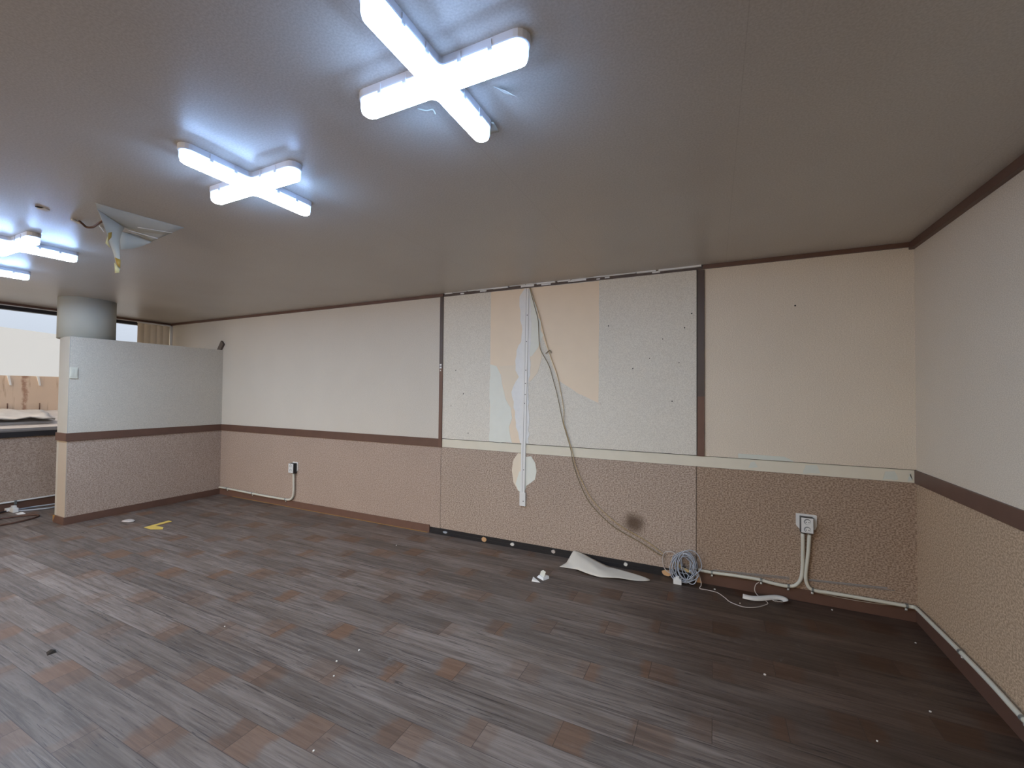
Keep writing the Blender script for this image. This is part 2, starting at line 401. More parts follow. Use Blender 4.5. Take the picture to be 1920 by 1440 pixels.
def window(name, axis, u0, u1, z0, z1, pos, mull=()):
    """window in a wall; axis 'x' lies in x = pos, 'y' in y = pos"""
    root = struct(name)
    def B(nm, a0, a1, d0, d1, c0, c1, mat):
        if axis == 'x': return box(nm, pos+d0, pos+d1, a0, a1, c0, c1, mat, root, 0.002)
        return box(nm, a0, a1, pos+d0, pos+d1, c0, c1, mat, root, 0.002)
    bm = bmesh.new()
    for (a0, a1, c0, c1) in [(u0, u1, z1-0.045, z1), (u0, u1, z0, z0+0.02), (u0, u0+0.02, z0+0.02, z1-0.045), (u1-0.02, u1, z0+0.02, z1-0.045)] + [(m-0.02, m+0.02, z0+0.02, z1-0.045) for m in mull]:
        if axis == 'x': bx(bm, pos-0.09, pos-0.015, a0, a1, c0, c1)
        else: bx(bm, a0, a1, pos-0.09, pos-0.015, c0, c1)
    from_bm('window_frame', bm, 'dark_frame', root)
    B('pane', u0+0.02, u1-0.02, -0.058, -0.052, z0+0.02, z1-0.045, 'glass')
    return root
w1 = window('window_1', 'x', -6.2, -1.02, 0.84, 2.368, XW, (-2.95, -4.6))
w2 = window('window_2', 'x', -0.92, -0.03, 0.84, 2.368, XW)
bm = bmesh.new(); bx(bm, XW-0.2, XW+0.035, -6.2, 0, 0.842, 0.905, 0.004)
from_bm('window_sill', bm, 'dark_frame', w1)

# front wall behind the camera, with its wide window
bm = bmesh.new()
FX0, FX1 = -8.2, -1.6
bx(bm, XW-0.2, 0.2, YF-0.2, YF, 0, 0.85); bx(bm, XW-0.2, 0.2, YF-0.2, YF, 2.33, H)
bx(bm, XW-0.2, FX0, YF-0.2, YF, 0.85, 2.33); bx(bm, FX1, 0.2, YF-0.2, YF, 0.85, 2.33)
struct('wall_front', from_bm('wall_front', bm, 'paper'))
window('window_3', 'y', FX0, FX1, 0.85, 2.33, YF, (-6.55, -4.9, -3.25))

# low partition and the round column behind it
wp = struct('wall_partition', box('wall_partition', XPL, XP-0.006, YE+0.006, 0, 0, PH-0.004, 'endface'))
box('upper_panel', XP-0.006, XP, YE+0.006, 0, RB, PH, 'paper_part', wp)
box('lower_panel', XP-0.006, XP, YE+0.006, 0, 0, RB, 'speck', wp)
box('end_panel', XPL, XP, YE, YE+0.006, RB, PH, 'endface', wp)
box('end_panel', XPL+0.045, XP, YE, YE+0.006, 0, RB, 'endlow', wp)
tag(box('corner_strip', XPL, XPL+0.045, YE, YE+0.006, 0, RB, 'endface', wp), 'pale bare strip on the corner')
bm = bmesh.new()
CX, CY, CR = -7.48, -1.31, 0.235
def disc(cx, cy, r, a0=0, n=64): return [(cx+r*math.cos(2*math.pi*i/n), cy+r*math.sin(2*math.pi*i/n)) for i in range(n)]
prism(bm, disc(CX, CY, CR), 'z', PH-0.004, H)
colm = from_bm('column', bm, 'col'); struct('column', colm)
for f in colm.data.polygons: f.use_smooth = len(f.vertices) == 4

# trims: rails, uprights, cornices, baseboards
def trim(name, boxes, mat, bev=0.002):
    bm = bmesh.new()
    for b in boxes: bx(bm, *b, bev)
    return struct(name, from_bm(name, bm, mat))
trim('trim_1', [(XP+0.012, S1-0.004, -0.012, 0, RB, RT)], 'film')                                   # rail, back wall
trim('trim_2', [(XP, XP+0.012, YE-0.012, 0, RB, RT), (XPL-0.006, XP, YE-0.012, YE, RB, RT)], 'film')   # rail, partition
trim('trim_3', [(-0.012, 0, YF, -0.003, RB, RT)], 'film')                                            # rail, right wall
tb = trim('trim_4', [(S1+0.002, -0.003, -0.003, 0.012, RB+0.002, RT-0.002)], 'cream', 0.001)               # bare band where the rail was
for poly in ([(-0.995, .952), (-0.995, .985), (-0.71, .982), (-0.67, .965), (-0.65, .952)],):
    prism_obj('filler_patch', poly, 'y', -0.0025, 0.0, 'cream_pale', tb)
for (x0, x1, z0, z1, sd) in ((-0.60, -0.50, .875, .94, 1), (-0.17, -0.09, .872, .936, 2), (-0.93, -0.87, .885, .935, 3), (-0.045, -0.02, .873, .93, 4)):
    prism_obj('filler_patch', jag([(x0, z0), (x1, z0+.01), (x1-.02, z1), (x0+.015, z1-.006)], 0.004, 0.02, sd), 'y', -0.0042, -0.0025, 'cream_pale', tb)
def upright(name, x0, x1, zs, top):
    root = struct(name)
    box('upper_film', x0, x1, -0.014, 0, zs, top, 'film_dark', root, 0.001)
    box('lower_film', x0, x1, -0.014, 0, RB if x0 < -2 else RT, zs, 'film_rust', root, 0.001)
    return root
u1 = upright('trim_5', -3.640, -3.602, 1.655, H-0.03)
for z in (1.688, 1.66):
    prism_obj('catch', [(-3.632, z-.01), (-3.612, z-.01), (-3.612, z+.008), (-3.632, z+.008)], 'y', -0.018, -0.014, 'pvc', u1)
prism_obj('catch', [(-3.629, 1.625), (-3.618, 1.625), (-3.618, 1.637), (-3.629, 1.637)], 'y', -0.017, -0.014, 'pvc', u1)
u2 = upright('trim_6', -1.268, -1.220, 1.40, H-0.035)
trim('trim_7', [(XW+0.02, -3.60, -0.02, 0, H-0.028, H)], 'film')                                       # cornice, back wall left
trim('trim_8', [(-1.23, -0.02, -0.02, 0, H-0.03, H)], 'film')                                          # cornice, back wall right
cb = trim('trim_9', [(-3.60, -1.23, -0.012, 0.01, H-0.030, H)], 'film_dark')                           # scarred cornice in the middle
rr = random.Random(3); x = -3.58
bmr = bmesh.new()
while x < -1.25:                                                                                     # ragged filler left along the ceiling line
    L = rr.uniform(0.05, 0.22); h = rr.uniform(0.004, 0.013); d = rr.uniform(0.02, 0.034)
    bx(bmr, x, min(x+L, -1.24), -d, 0, H-h, H-0.0005); x += L*rr.uniform(0.9, 1.15)
from_bm('filler_residue', bmr, 'putty', cb)
for (x0, x1, z0, z1) in ((-2.75, -2.62, 2.378, 2.398), (-2.55, -2.46, 2.377, 2.393), (-2.30, -2.14, 2.380, 2.398), (-3.18, -3.11, 2.378, 2.390), (-3.40, -3.36, 2.376, 2.386), (-1.98, -1.94, 2.379, 2.39), (-1.60, -1.54, 2.380, 2.392), (-2.05, -2.02, 2.376, 2.384)):
    prism_obj('filler_scrap', jag([(x0, z0), (x1, z0), (x1, z1), (x0, z1)], 0.002, 0.02, int(x0*100)), 'y', -0.0155, -0.012, 'putty', cb)
trim('trim_10', [(-0.028, 0, YF, 0, H-0.045, H)], 'film')                                              # cornice, right wall
trim('trim_11', [(XW, XW+0.02, YF, -0.02, H-0.026, H)], 'film')                                        # cornice, window wall
trim('trim_12', [(XW, XW+0.012, -6.2, -0.02, H-0.036, H-0.026)], 'pvc', 0.0)                           # white bead above the windows
BH = 0.082
trim('baseboard_back', [(XP+0.01, -3.738, -0.01, 0, 0, 0.078)], 'film_rust')
trim('baseboard_corner', [(S2-0.005, -0.01, -0.01, 0, 0, BH)], 'film')
trim('baseboard_right', [(-0.01, 0, YF, -0.002, 0, 0.095)], 'film')
bp = trim('baseboard_partition', [(XP, XP+0.01, YE-0.01, 0, 0, 0.078), (XPL-0.004, XP, YE-0.01, YE, 0, 0.078)], 'film')
prism_obj('bare_corner', [(XPL-0.006, 0.012), (XPL+0.028, 0.05), (XPL+0.05, 0.078), (XPL-0.006, 0.0785)], 'y', YE-0.0115, YE-0.01, 'rawwood', bp)
trim('baseboard_left', [(XW, XW+0.012, YF, 0, 0, 0.085)], 'film')
trim('trim_13', [(XP+0.3, -3.76, -0.016, -0.0105, 0, 0.006)], 'rawwood', 0.0)                          # raw lower lip of the baseboard
bb = trim('trim_14', [(-3.738, S2-0.005, -0.001, 0.012, 0, 0.060), (-3.738, S2-0.005, -0.006, 0, 0, 0.030)], 'black_board', 0.001)    # bare black strip
for i, (x, z, w_, h_, m) in enumerate(((-3.55, .032, .05, .022, 'wire_grey'), (-3.11, .029, .055, .046, 'tan'), (-2.815, .033, .042, .028, 'white'), (-2.42, .034, .04, .034, 'wire_pale'), (-1.80, .036, .034, .030, 'white'), (-1.487, .026, .075, .05, 'tan'))):
    pl = [(x+w_/2*math.cos(a)*rr.uniform(.8, 1.1), z+h_/2*math.sin(a)*rr.uniform(.8, 1.1)) for a in [k*math.pi/4+.39 for k in range(8)]]
    prism_obj('glue_dab', pl, 'y', -0.012, -0.001, m, bb)
prism_obj('glue_dab', [(-1.285, .0), (-1.235, .0), (-1.262, .07), (-1.285, .075)], 'y', -0.0125, -0.0105, 'tan', bb)

# peeled places on the back wall
def patch(name, poly, t0, t1, mat, seed, amp=0.004, step=0.05):
    return prism_obj(name, jag(poly, amp, step, seed), 'y', -t1, -t0, mat, wb)
U = 0.004
tag(patch('backing_patch', [(-3.065, .956), (-2.70, .956), (-2.70, 2.368), (-3.065, 2.368)], U, U+.0012, 'peach', 1, 0.0), 'bare peach backing left of the white trunking')
tag(patch('backing_patch', [(-2.70, 2.368), (-2.70, 1.97), (-2.56, 1.97), (-2.49, 1.80), (-2.39, 1.53), (-2.21, 1.415), (-2.03, 1.335), (-2.03, 2.366)], U, U+.0012, 'peach', 2, 0.002), 'bare peach backing right of the white trunking')
tag(patch('backing_patch', [(-2.70, 1.76), (-2.56, 1.90), (-2.545, 1.72), (-2.58, 1.60), (-2.64, 1.53), (-2.70, 1.50)], U, U+.0018, 'peach_light', 3, 0.003), 'half round pale peach patch')
tag(patch('plaster_patch', [(-3.066, 1.68), (-3.00, 1.665), (-2.95, 1.58), (-2.90, 1.36), (-2.845, 1.275), (-2.83, 1.18), (-2.86, 1.10), (-2.83, .956), (-3.066, .956)], U, U+.0024, 'plaster', 4, 0.006), 'pale plaster patch above the cream band')
patch('backing_patch', [(-2.97, 1.66), (-2.77, 1.67), (-2.75, 1.30), (-2.84, 1.26), (-2.90, 1.36), (-2.945, 1.58)], U, U+.0016, 'peach_light', 5, 0.004)
tag(patch('plaster_patch', [(-2.66, 2.36), (-2.60, 2.20), (-2.58, 2.09), (-2.55, 2.06), (-2.555, 1.98), (-2.53, 1.93), (-2.58, 1.82), (-2.64, 1.745), (-2.70, 1.74), (-2.70, 2.36)], U, U+.0026, 'plaster', 6, 0.006), 'pale plaster patch right of the white trunking')
tag(patch('putty_patch', [(-2.72, 2.36), (-2.765, 2.30), (-2.755, 2.12), (-2.735, 1.99), (-2.745, 1.88), (-2.79, 1.80), (-2.80, 1.62), (-2.765, 1.56), (-2.84, 1.42), (-2.80, 1.24), (-2.79, 1.10), (-2.745, .958), (-2.66, .958), (-2.672, 1.50), (-2.655, 1.62), (-2.66, 1.75), (-2.645, 2.0), (-2.66, 2.36)], U, U+.0034, 'putty', 7, 0.009, 0.04), 'ragged white putty along the trunking')
tag(patch('backing_patch', [(-2.715, .864), (-2.77, .864), (-2.815, .80), (-2.83, .70), (-2.815, .60), (-2.77, .53), (-2.715, .52)], 0, .0014, 'peach_light', 8, 0.002), 'pale peach patch below the cream band')
tag(patch('plaster_patch', [(-2.79, .585), (-2.755, .70), (-2.715, .70), (-2.70, .835), (-2.64, .845), (-2.60, .79), (-2.585, .715), (-2.60, .64), (-2.65, .60), (-2.685, .575), (-2.70, .505), (-2.76, .52)], 0, .0022, 'plaster', 9, 0.003), 'rounded pale plaster patch below the cream band')
for i, (x, z, s) in enumerate(((-1.309, 2.037, .007), (-1.36, 1.93, .006), (-1.45, 1.36, .006), (-1.62, 1.70, .005), (-1.75, 1.62, .006), (-1.52, 1.85, .005), (-1.40, 1.66, .005), (-1.95, 1.98, .006), (-3.36, 1.40, .007), (-3.45, 1.63, .006), (-3.50, 1.28, .005), (-3.30, 1.02, .006))):
    s *= 0.75
    prism_obj('nail_hole', [(x+s*math.cos(a), z+s*1.3*math.sin(a)) for a in [k*math.pi/3 for k in range(6)]], 'y', -.0046, -.0039, 'hole', wb)
prism_obj('nail_hole', [(-0.64+.006*math.cos(a), 2.045+.007*math.sin(a)) for a in [k*math.pi/3 for k in range(6)]], 'y', -.001, .001, 'hole', wb)
prism_obj('tear_edge', [(-2.045, 1.33), (-2.005, 1.315), (-2.012, 1.338)], 'y', -.012, -.004, 'sheet', wb)

# ------------------------------------------------------------------ ceiling lights
def cross_outline(h, w_, r, seg=8):
    """plus-shaped outline with round arm ends and small fillets in the corners"""
    pts = []
    for q in range(4):
        a = q*math.pi/2; c, s = math.cos(a), math.sin(a)
        loc = [(w_+r, -w_)]
        loc += [(h-w_+w_*math.sin(math.pi*k/seg), -w_*math.cos(math.pi*k/seg)) for k in range(seg+1)]
        loc += [(w_+r, w_)]
        loc += [(w_+r-r*math.sin(math.pi/2*k/4), w_+r-r*math.cos(math.pi/2*k/4)) for k in range(1, 4)]
        pts += [(c*x-s*y, s*x+c*y) for x, y in loc]
    return pts
def ring_stack(bm, rings):
    R = [[bm.verts.new((x, y, z)) for x, y in pts] for pts, z in rings]
    n = len(R[0])
    for i in range(len(R)-1):
        for k in range(n): bm.faces.new((R[i][k], R[i][(k+1) % n], R[i+1][(k+1) % n], R[i+1][k]))
    bm.faces.new(R[0]); bm.faces.new(R[-1][::-1])
def make_light(loc, label):
    t = thing('cross_ceiling_light', loc, label, 'ceiling light', 'cross shaped ceiling lights')
    L = Vector(loc)
    bm = bmesh.new(); o = cross_outline(0.306, 0.035, 0.016)
    ring_stack(bm, [(o, 0), (o, -0.022), (cross_outline(0.304, 0.033, 0.017), -0.024)])
    bmesh.ops.translate(bm, verts=bm.verts, vec=L); from_bm('housing', bm, 'lampbase', t)
    bm = bmesh.new(); H0 = 0.300
    ring_stack(bm, [(cross_outline(H0, .0325, .018), -0.024), (cross_outline(H0, .0325, .018), -0.052), (cross_outline(H0-.004, .0285, .022), -0.062), (cross_outline(H0-.012, .0205, .030), -0.068)])
    bmesh.ops.translate(bm, verts=bm.verts, vec=L); d = from_bm('diffuser', bm, 'lamp_rim', t)
    d.data.materials.append(M['lamp_edge']); d.data.materials.append(M['lamp'])
    for p in d.data.polygons: p.material_index = 2 if p.normal.z < -0.9 else (1 if p.normal.z < -0.5 else 0)
    for q in range(4):
        a = q*math.pi/2; c, s = math.cos(a), math.sin(a)
        for d in (0.10, 0.20):
            for sd in (-1, 1):
                bm = bmesh.new(); bx(bm, d-.006, d+.006, sd*.0335, sd*.0372, -.034, -.006)
                for v in bm.verts: v.co = Vector((c*v.co.x-s*v.co.y, s*v.co.x+c*v.co.y, v.co.z))+L
                from_bm('clip', bm, 'lampbase', t)
    return t
l1 = make_light((-1.918, -2.478, H), 'large bright white cross shaped ceiling light nearest the camera')
def light_copy(loc, label):
    c = copy_tree(l1); c.location = loc; c['label'] = label; return c
light_copy((-3.083, -2.292, H), 'white cross shaped ceiling light between the nearest light and the torn ceiling paper')
light_copy((-5.345, -2.425, H), 'white cross shaped ceiling light left of the torn ceiling paper, cut by the photo edge')
light_copy((-6.42, -2.36, H), 'farthest cross shaped ceiling light, only one arm visible by the window')

# ------------------------------------------------------------------ torn ceiling paper and what hangs there
t = thing('torn_ceiling_paper', (-4.1, -2.3, H), 'torn grey white ceiling paper hanging down with yellow tape', 'torn paper')
V = [(-4.111, -2.476, 2.3985), (-4.105, -2.374, 2.3985), (-4.086, -2.248, 2.3985), (-4.060, -2.082, 2.3985),      # 0-3 on the ceiling
     (-4.115, -2.470, 2.386), (-4.13, -2.372, 2.362), (-4.125, -2.25, 2.352), (-4.09, -2.13, 2.356),                # 4-7 belly
     (-4.12, -2.463, 2.370), (-4.16, -2.386, 2.352), (-4.205, -2.312, 2.340), (-4.22, -2.235, 2.326), (-4.22, -2.176, 2.305)]   # 8-12 crease
sheet('upper_sheet', V, [(0, 1, 5, 4), (1, 2, 6, 5), (2, 3, 7, 6), (4, 5, 9, 8), (5, 6, 10, 9), (6, 7, 11, 10), (7, 12, 11)], 'flap', t)
V = [(-4.12, -2.463, 2.370), (-4.16, -2.386, 2.352), (-4.205, -2.312, 2.340), (-4.12, -2.455, 2.354), (-4.20, -2.389, 2.274), (-4.21, -2.330, 2.29),
     (-4.22, -2.364, 2.216), (-4.215, -2.330, 2.216), (-4.22, -2.344, 2.153), (-4.21, -2.325, 2.150), (-4.22, -2.337, 2.078), (-4.21, -2.324, 2.092)]
sheet('hanging_strip', V, [(0, 1, 4, 3), (1, 2, 5, 4), (4, 5, 7, 6), (6, 7, 9, 8), (8, 9, 11, 10)], 'flap', t, 1)
V = [(-4.235, -2.322, 2.318), (-4.24, -2.313, 2.217), (-4.24, -2.25, 2.332), (-4.25, -2.253, 2.240), (-4.235, -2.20, 2.318), (-4.25, -2.212, 2.268), (-4.222, -2.174, 2.303)]
sheet('hanging_lobe', V, [(0, 1, 3, 2), (2, 3, 5, 4), (4, 5, 6)], 'flap', t, 1)
def slip(name, pts, mat, parent, lab=None):
    o = sheet(name, pts, [tuple(range(len(pts)))], mat, parent, 0, 0.001)
    if lab: o['label'] = lab
    return o
slip('tape', [(-4.188, -2.390, 2.314), (-4.192, -2.372, 2.300), (-4.196, -2.372, 2.262), (-4.196, -2.386, 2.236)], 'tape_o', t)
slip('tape', [(-4.19, -2.392, 2.262), (-4.198, -2.386, 2.236), (-4.205, -2.372, 2.20), (-4.20, -2.396, 2.222)], 'tape_p', t)
slip('tape', [(-4.213, -2.347, 2.158), (-4.205, -2.326, 2.150), (-4.205, -2.326, 2.100), (-4.21, -2.340, 2.12)], 'tape_o', t)
slip('tape', [(-4.213, -2.350, 2.13), (-4.206, -2.330, 2.095), (-4.208, -2.328, 2.076), (-4.21, -2.347, 2.068)], 'tape_p', t)
tube('paper_edge', [(-4.115, -2.290, 2.3345), (-4.09, -2.20, 2.343), (-4.075, -2.135, 2.349)], 0.0022, 'white', t, 4, 6)
tube('paper_edge', [(-4.19, -2.30, 2.325), (-4.165, -2.235, 2.318), (-4.14, -2.18, 2.310)], 0.0026, 'white', t, 4, 6)
t = thing('severed_lamp_wire', (-4.50, -2.38, H), 'twisted dark severed wire hanging from the ceiling left of the torn paper', 'wire')
tube('wire', [(-4.52, -2.40, 2.399), (-4.515, -2.385, 2.386), (-4.52, -2.365, 2.374), (-4.49, -2.349, 2.374), (-4.44, -2.352, 2.376), (-4.377, -2.358, 2.380), (-4.33, -2.352, 2.392)], 0.006, 'wire_brown', t)
tube('bare_end', [(-4.52, -2.43, 2.397), (-4.525, -2.405, 2.390), (-4.522, -2.392, 2.386)], 0.008, 'pvc', t)
tube('white_core', [(-4.50, -2.31, 2.397), (-4.53, -2.288, 2.392), (-4.556, -2.270, 2.388)], 0.006, 'pvc', t)
tag(prism_obj('ceiling_scar', jag([(-4.50, -2.575), (-4.455, -2.56), (-4.47, -2.535), (-4.51, -2.55)], .004, .015, 2), 'z', H-.003, H-.0003, 'white'), 'small pale torn spot on the ceiling far left', 'scar')
tag(prism_obj('ceiling_scar', [(-4.475, -2.59), (-4.46, -2.587), (-4.46, -2.565), (-4.475, -2.57)], 'z', H-.004, H-.0003, 'dirt'), 'tiny black hole beside the pale torn spot on the ceiling', 'scar')
def curl(name, pts, loc, label):
    o = sheet(name, pts, [(0, 1, 4, 3), (1, 2, 5, 4)], 'flap', None, 2, .0008)
    tag(o, label, 'torn paper')
curl('torn_paper_tab', [(-1.795, -2.345, 2.398), (-1.765, -2.322, 2.393), (-1.740, -2.305, 2.378), (-1.775, -2.300, 2.398), (-1.748, -2.285, 2.392), (-1.728, -2.282, 2.376)], None, 'small curled paper tab on the ceiling beside the near light right arm')
curl('torn_paper_tab', [(-1.925, -2.205, 2.398), (-1.900, -2.205, 2.394), (-1.872, -2.20, 2.388), (-1.930, -2.13, 2.398), (-1.90, -2.135, 2.394), (-1.88, -2.14, 2.389)], None, 'small paper tab on the ceiling beside the near light lowest arm tip')
tube_ = tube('torn_paper_sliver', [(-2.085, -2.362, 2.3985), (-2.06, -2.345, 2.394), (-2.040, -2.338, 2.396), (-2.036, -2.325, 2.386)], 0.003, 'flap', None, 5, 6)
tag(tube_, 'thin white paper sliver on the ceiling below the near light left arm', 'torn paper')

# ------------------------------------------------------------------ light switch on the partition
t = thing('light_switch', (XP, -1.50, 1.58), 'pale double light switch near the free end of the low partition', 'switch')
box('plate', XP, XP+0.010, -1.535+.008, -1.465, 1.520, 1.640, 'ivory', t, 0.003)
for y0 in (-1.520, -1.495):
    box('rocker', XP+0.010, XP+0.014, y0, y0+0.022, 1.545, 1.615, 'ivory', t, 0.0015)
# leftover brown moulding behind the partition
bm = bmesh.new(); prism(bm, [(-7.335, PH+.0005), (-7.250, PH+.0005), (-7.19, 2.04), (-7.243, 2.09)], 'y', -0.026, -0.001)
tag(from_bm('loose_moulding', bm, 'film_dark'), 'short dark brown moulding offcut standing on the partition top by the back wall', 'moulding')

# ------------------------------------------------------------------ window furnishings
t = thing('vertical_blind', (XW+0.03, -0.22, 0.92), 'cream vertical blind in the window corner beyond the column', 'blind')
for k in range(5):
    y = -0.43+k*0.076
    bm = bmesh.new(); n = 8
    pr = [(XW+0.03+0.007*math.sin(math.pi*q/n)+0.006*k/4, y+0.082*q/n) for q in range(n+1)]
    prism(bm, pr+[(a-0.0015, b) for a, b in pr[::-1]], 'z', 0.93, 2.350)
    from_bm('slat', bm, 'blind', t, False)
box('head_rail', XW+0.025, XW+0.06, -0.435, -0.035, 2.350, 2.362, 'pvc', t)
struct('trim_15', box('trim_15', XW, XW+0.03, -0.035, -0.002, 0.905, 2.36, 'pvc'))

# outside the windows: bench, parapet, tarp, far pale building
bm = bmesh.new()
prism(bm, [(-8.72, 0.0), (-8.72, 0.93), (-8.95, 0.965), (-8.97, 0.99), (-9.42, 1.118), (-9.42, 0.0)], 'y', -8.0, 1.5)
ledge = from_bm('outer_ledge', bm, 'concrete'); struct('outer_ledge', ledge)
bm = bmesh.new()
top = [(-8.0, 1.573), (1.5, 1.577)]
prism(bm, top+[(1.5, 0.9), (-8.0, 0.9)], 'x', -9.50, -9.40)
pw = struct('parapet_wall', from_bm('parapet_wall', bm, 'parapet'))
for c in (-4.2, -3.4, -2.6, -1.99, -1.68, -1.386, -1.12):
    prism_obj('white_stub', [(c-.016, 1.574), (c+.010, 1.450), (c+.026, 1.450), (c+.008, 1.574)], 'x', -9.40, -9.385, 'pvc', pw)
for (y, lab) in ((-1.39, 'thin rusty stub of rod at the parapet foot, left one'), (-1.10, 'thin rusty stub of rod at the parapet foot, right one')):
    tag(tube('rusty_rod', [(-9.385, y, 1.115), (-9.388, y, 1.215)], 0.006, 'wire_brown', None, 1, 6), lab, 'rod', 'rusty rods by the parapet')
bm = bmesh.new(); gx, gy = 10, 40; vv = {}
for i in range(gx+1):
    for j in range(gy+1):
        u_, v_ = i/gx, j/gy; x = -8.90-0.44*u_; y = -3.4+2.30*v_
        z = (0.975+(x+8.95)*-0.285 if x < -8.95 else 0.975)+0.02+0.055*(noise.noise(Vector((x*7, y*6, 3)))+.5)*(1-u_*.4)
        vv[i, j] = bm.verts.new((x+0.03*noise.noise(Vector((y*5, x, 1))), y+.03*noise.noise(Vector((x*9, y*2, 8))), z))
for i in range(gx):
    for j in range(gy): bm.faces.new((vv[i, j], vv[i+1, j], vv[i+1, j+1], vv[i, j+1]))
o = from_bm('crumpled_tarp', bm, 'tarp', None, True); s = o.modifiers.new('thickness', 'SOLIDIFY'); s.thickness = 0.012; s.offset = -1
tag(o, 'crumpled grey tarp lying on the ledge outside the left window', 'tarp')
struct('far_building', prism_obj('far_building', [(-14, 2.87), (0.1, 2.83), (1.6, 2.74), (4.0, 2.70), (4.0, -1), (-14, -1)], 'x', -20, -16, 'whitewall'))

# ------------------------------------------------------------------ electric things on the back wall
def conduit(name, label, paths, clips, r=0.0115, mat='ivory', loc=(0, 0, 0)):
    t = thing(name, loc, label, 'conduit')
    for p in paths: tube('tube', p, r, mat, t, 6, 10)
    for (x, y, z, ax) in clips:
        bm = bmesh.new()
        if ax == 'y':
            ring = [Vector((x, y+(r+.0025)*math.cos(a), z+(r+.0025)*math.sin(a))) for a in [k*2*math.pi/12 for k in range(12)]]
            prism(bm, [(q.y, q.z) for q in ring], 'x', x-.007, x+.007); bx(bm, x-.007, x+.007, y+.006, y+.013, z-.032, z-.006)
        else:
            ring = [Vector((x+(r+.0025)*math.cos(a), y, z+(r+.0025)*math.sin(a))) for a in [k*2*math.pi/12 for k in range(12)]]
            prism(bm, [(q.x, q.z) for q in ring], 'y', y-.007, y+.007); bx(bm, x+.006, x+.013, y-.007, y+.007, z-.032, z-.006)
        c = from_bm('clip', bm, 'steel', t)
        if ax == 'y': tube('screw', [(x, y+.007, z-.022), (x, y+.001, z-.022)], 0.0065, 'pvc', c, 1, 10)
        else: tube('screw', [(x+.007, y, z-.022), (x+.001, y, z-.022)], 0.0065, 'pvc', c, 1, 10)
    return t
conduit('cable_conduit', 'ivory conduit rising from the left corner to the far outlet',
        [[(-7.205, -0.024, 0.100), (-6.858, -0.024, 0.096), (-6.315, -0.024, 0.088), (-5.95, -0.024, 0.088), (-5.80, -0.024, 0.094), (-5.742, -0.024, 0.135), (-5.728, -0.024, 0.215), (-5.732, -0.026, 0.425)]],
        [(-7.03, -.024, .099, 'y'), (-6.505, -.024, .091, 'y'), (-5.87, -.024, .089, 'y')], 0.0125, loc=(-6.5, -.024, 0.09))
conduit('cable_conduit', 'ivory conduit from the cable bundle up to the right outlet',
        [[(-1.262, -0.024, 0.098), (-1.169, -0.024, 0.096), (-1.03, -0.024, 0.102), (-0.877, -0.024, 0.104), (-0.796, -0.024, 0.095), (-0.70, -0.024, 0.092), (-0.645, -0.024, 0.112), (-0.613, -0.024, 0.180), (-0.606, -0.024, 0.32), (-0.606, -0.028, 0.470)]],
        [(-1.169, -.024, .096, 'y'), (-.853, -.024, .102, 'y'), (-.690, -.024, .093, 'y')], loc=(-0.9, -.024, 0.09))
conduit('cable_conduit', 'ivory conduit from the right outlet around the corner along the right wall',
        [[(-0.568, -0.028, 0.470), (-0.576, -0.024, 0.33), (-0.590, -0.024, 0.19), (-0.580, -0.024, 0.125), (-0.548, -0.024, 0.096), (-0.45, -0.024, 0.096), (-0.33, -0.024, 0.097), (-0.06, -0.024, 0.097), (-0.034, -0.030, 0.099), (-0.024, -0.06, 0.103), (-0.024, -0.279, 0.110), (-0.024, -0.574, 0.118), (-0.024, -0.843, 0.119), (-0.024, -1.06, 0.112), (-0.024, -1.6, 0.110), (-0.024, -2.4, 0.110)]],
        [(-.552, -.024, .096, 'y'), (-.062, -.024, .097, 'y'), (-.024, -.574, .118, 'x'), (-.024, -1.055, .112, 'x')], loc=(-0.3, -.024, 0.09))
conduit('cable_conduit', 'thin white conduit along the wall below the left window',
        [[(XW+.022, -3.4, 0.098), (XW+.022, -2.2, 0.098), (XW+.022, -1.53, 0.096), (XW+.022, -0.9, 0.098), (XW+.022, -0.1, 0.098)]],
        [], 0.0095, 'pvc', loc=(XW+.02, -1.5, 0.09))
bm = bmesh.new(); bx(bm, XW+.012, XW+.036, -1.545, -1.525, .06, .108)
c = from_bm('clip', bm, 'steel', bpy.data.objects['cable_conduit.003'])

def outlet(cx, z0, z1, label, tilt, parts_x):
    """surface box on a white back plate, two round sockets in the face"""
    (p0, p1), (b0, b1) = parts_x
    t = thing('wall_outlet', ((b0+b1)/2, 0, z0), label, 'outlet')
    prism_obj('back_plate', [(p0, z0+.04), (p0+.02, z0+.015), (p1-.01, z0+.02), (p1, z0+.045), (p1, z1-.003), (p1-.012, z1), (p0, z1)], 'y', -.008, 0, 'pvc', t)
    box('back_box', b0, b1, -.052, -.008, z0, z1-.012, 'black', t, .004)
    box('face_plate', b0+.003, b1-.003, -.060, -.052, z0+.006, z1-.014, 'pvc', t, .002)
    f = t.children[-1]
    xm = (b0+b1)/2; zm = (z0+z1)/2-.004
    for dz in (.026, -.026):
        s = prism_obj('socket', disc(xm, zm+dz, .0195, n=24), 'y', -.0606, -.0598, 'recess', f)
        prism_obj('socket_face', disc(xm+.002, zm+dz-.003, .0150, n=24), 'y', -.0612, -.0604, 'pvc', f)
        for dx in (-.007, .009):
            prism_obj('pin_hole', disc(xm+dx, zm+dz-.004, .0032, n=10), 'y', -.0616, -.0610, 'hole', f)
    return t
outlet(0, .478, .598, 'black and white double wall outlet with two conduits by the right corner', 0, ((-.642, -.522), (-.622, -.548)))
outlet(0, .422, .552, 'black and white double wall outlet on the far left of the back wall', 0, ((-5.775, -5.685), (-5.785, -5.700)))

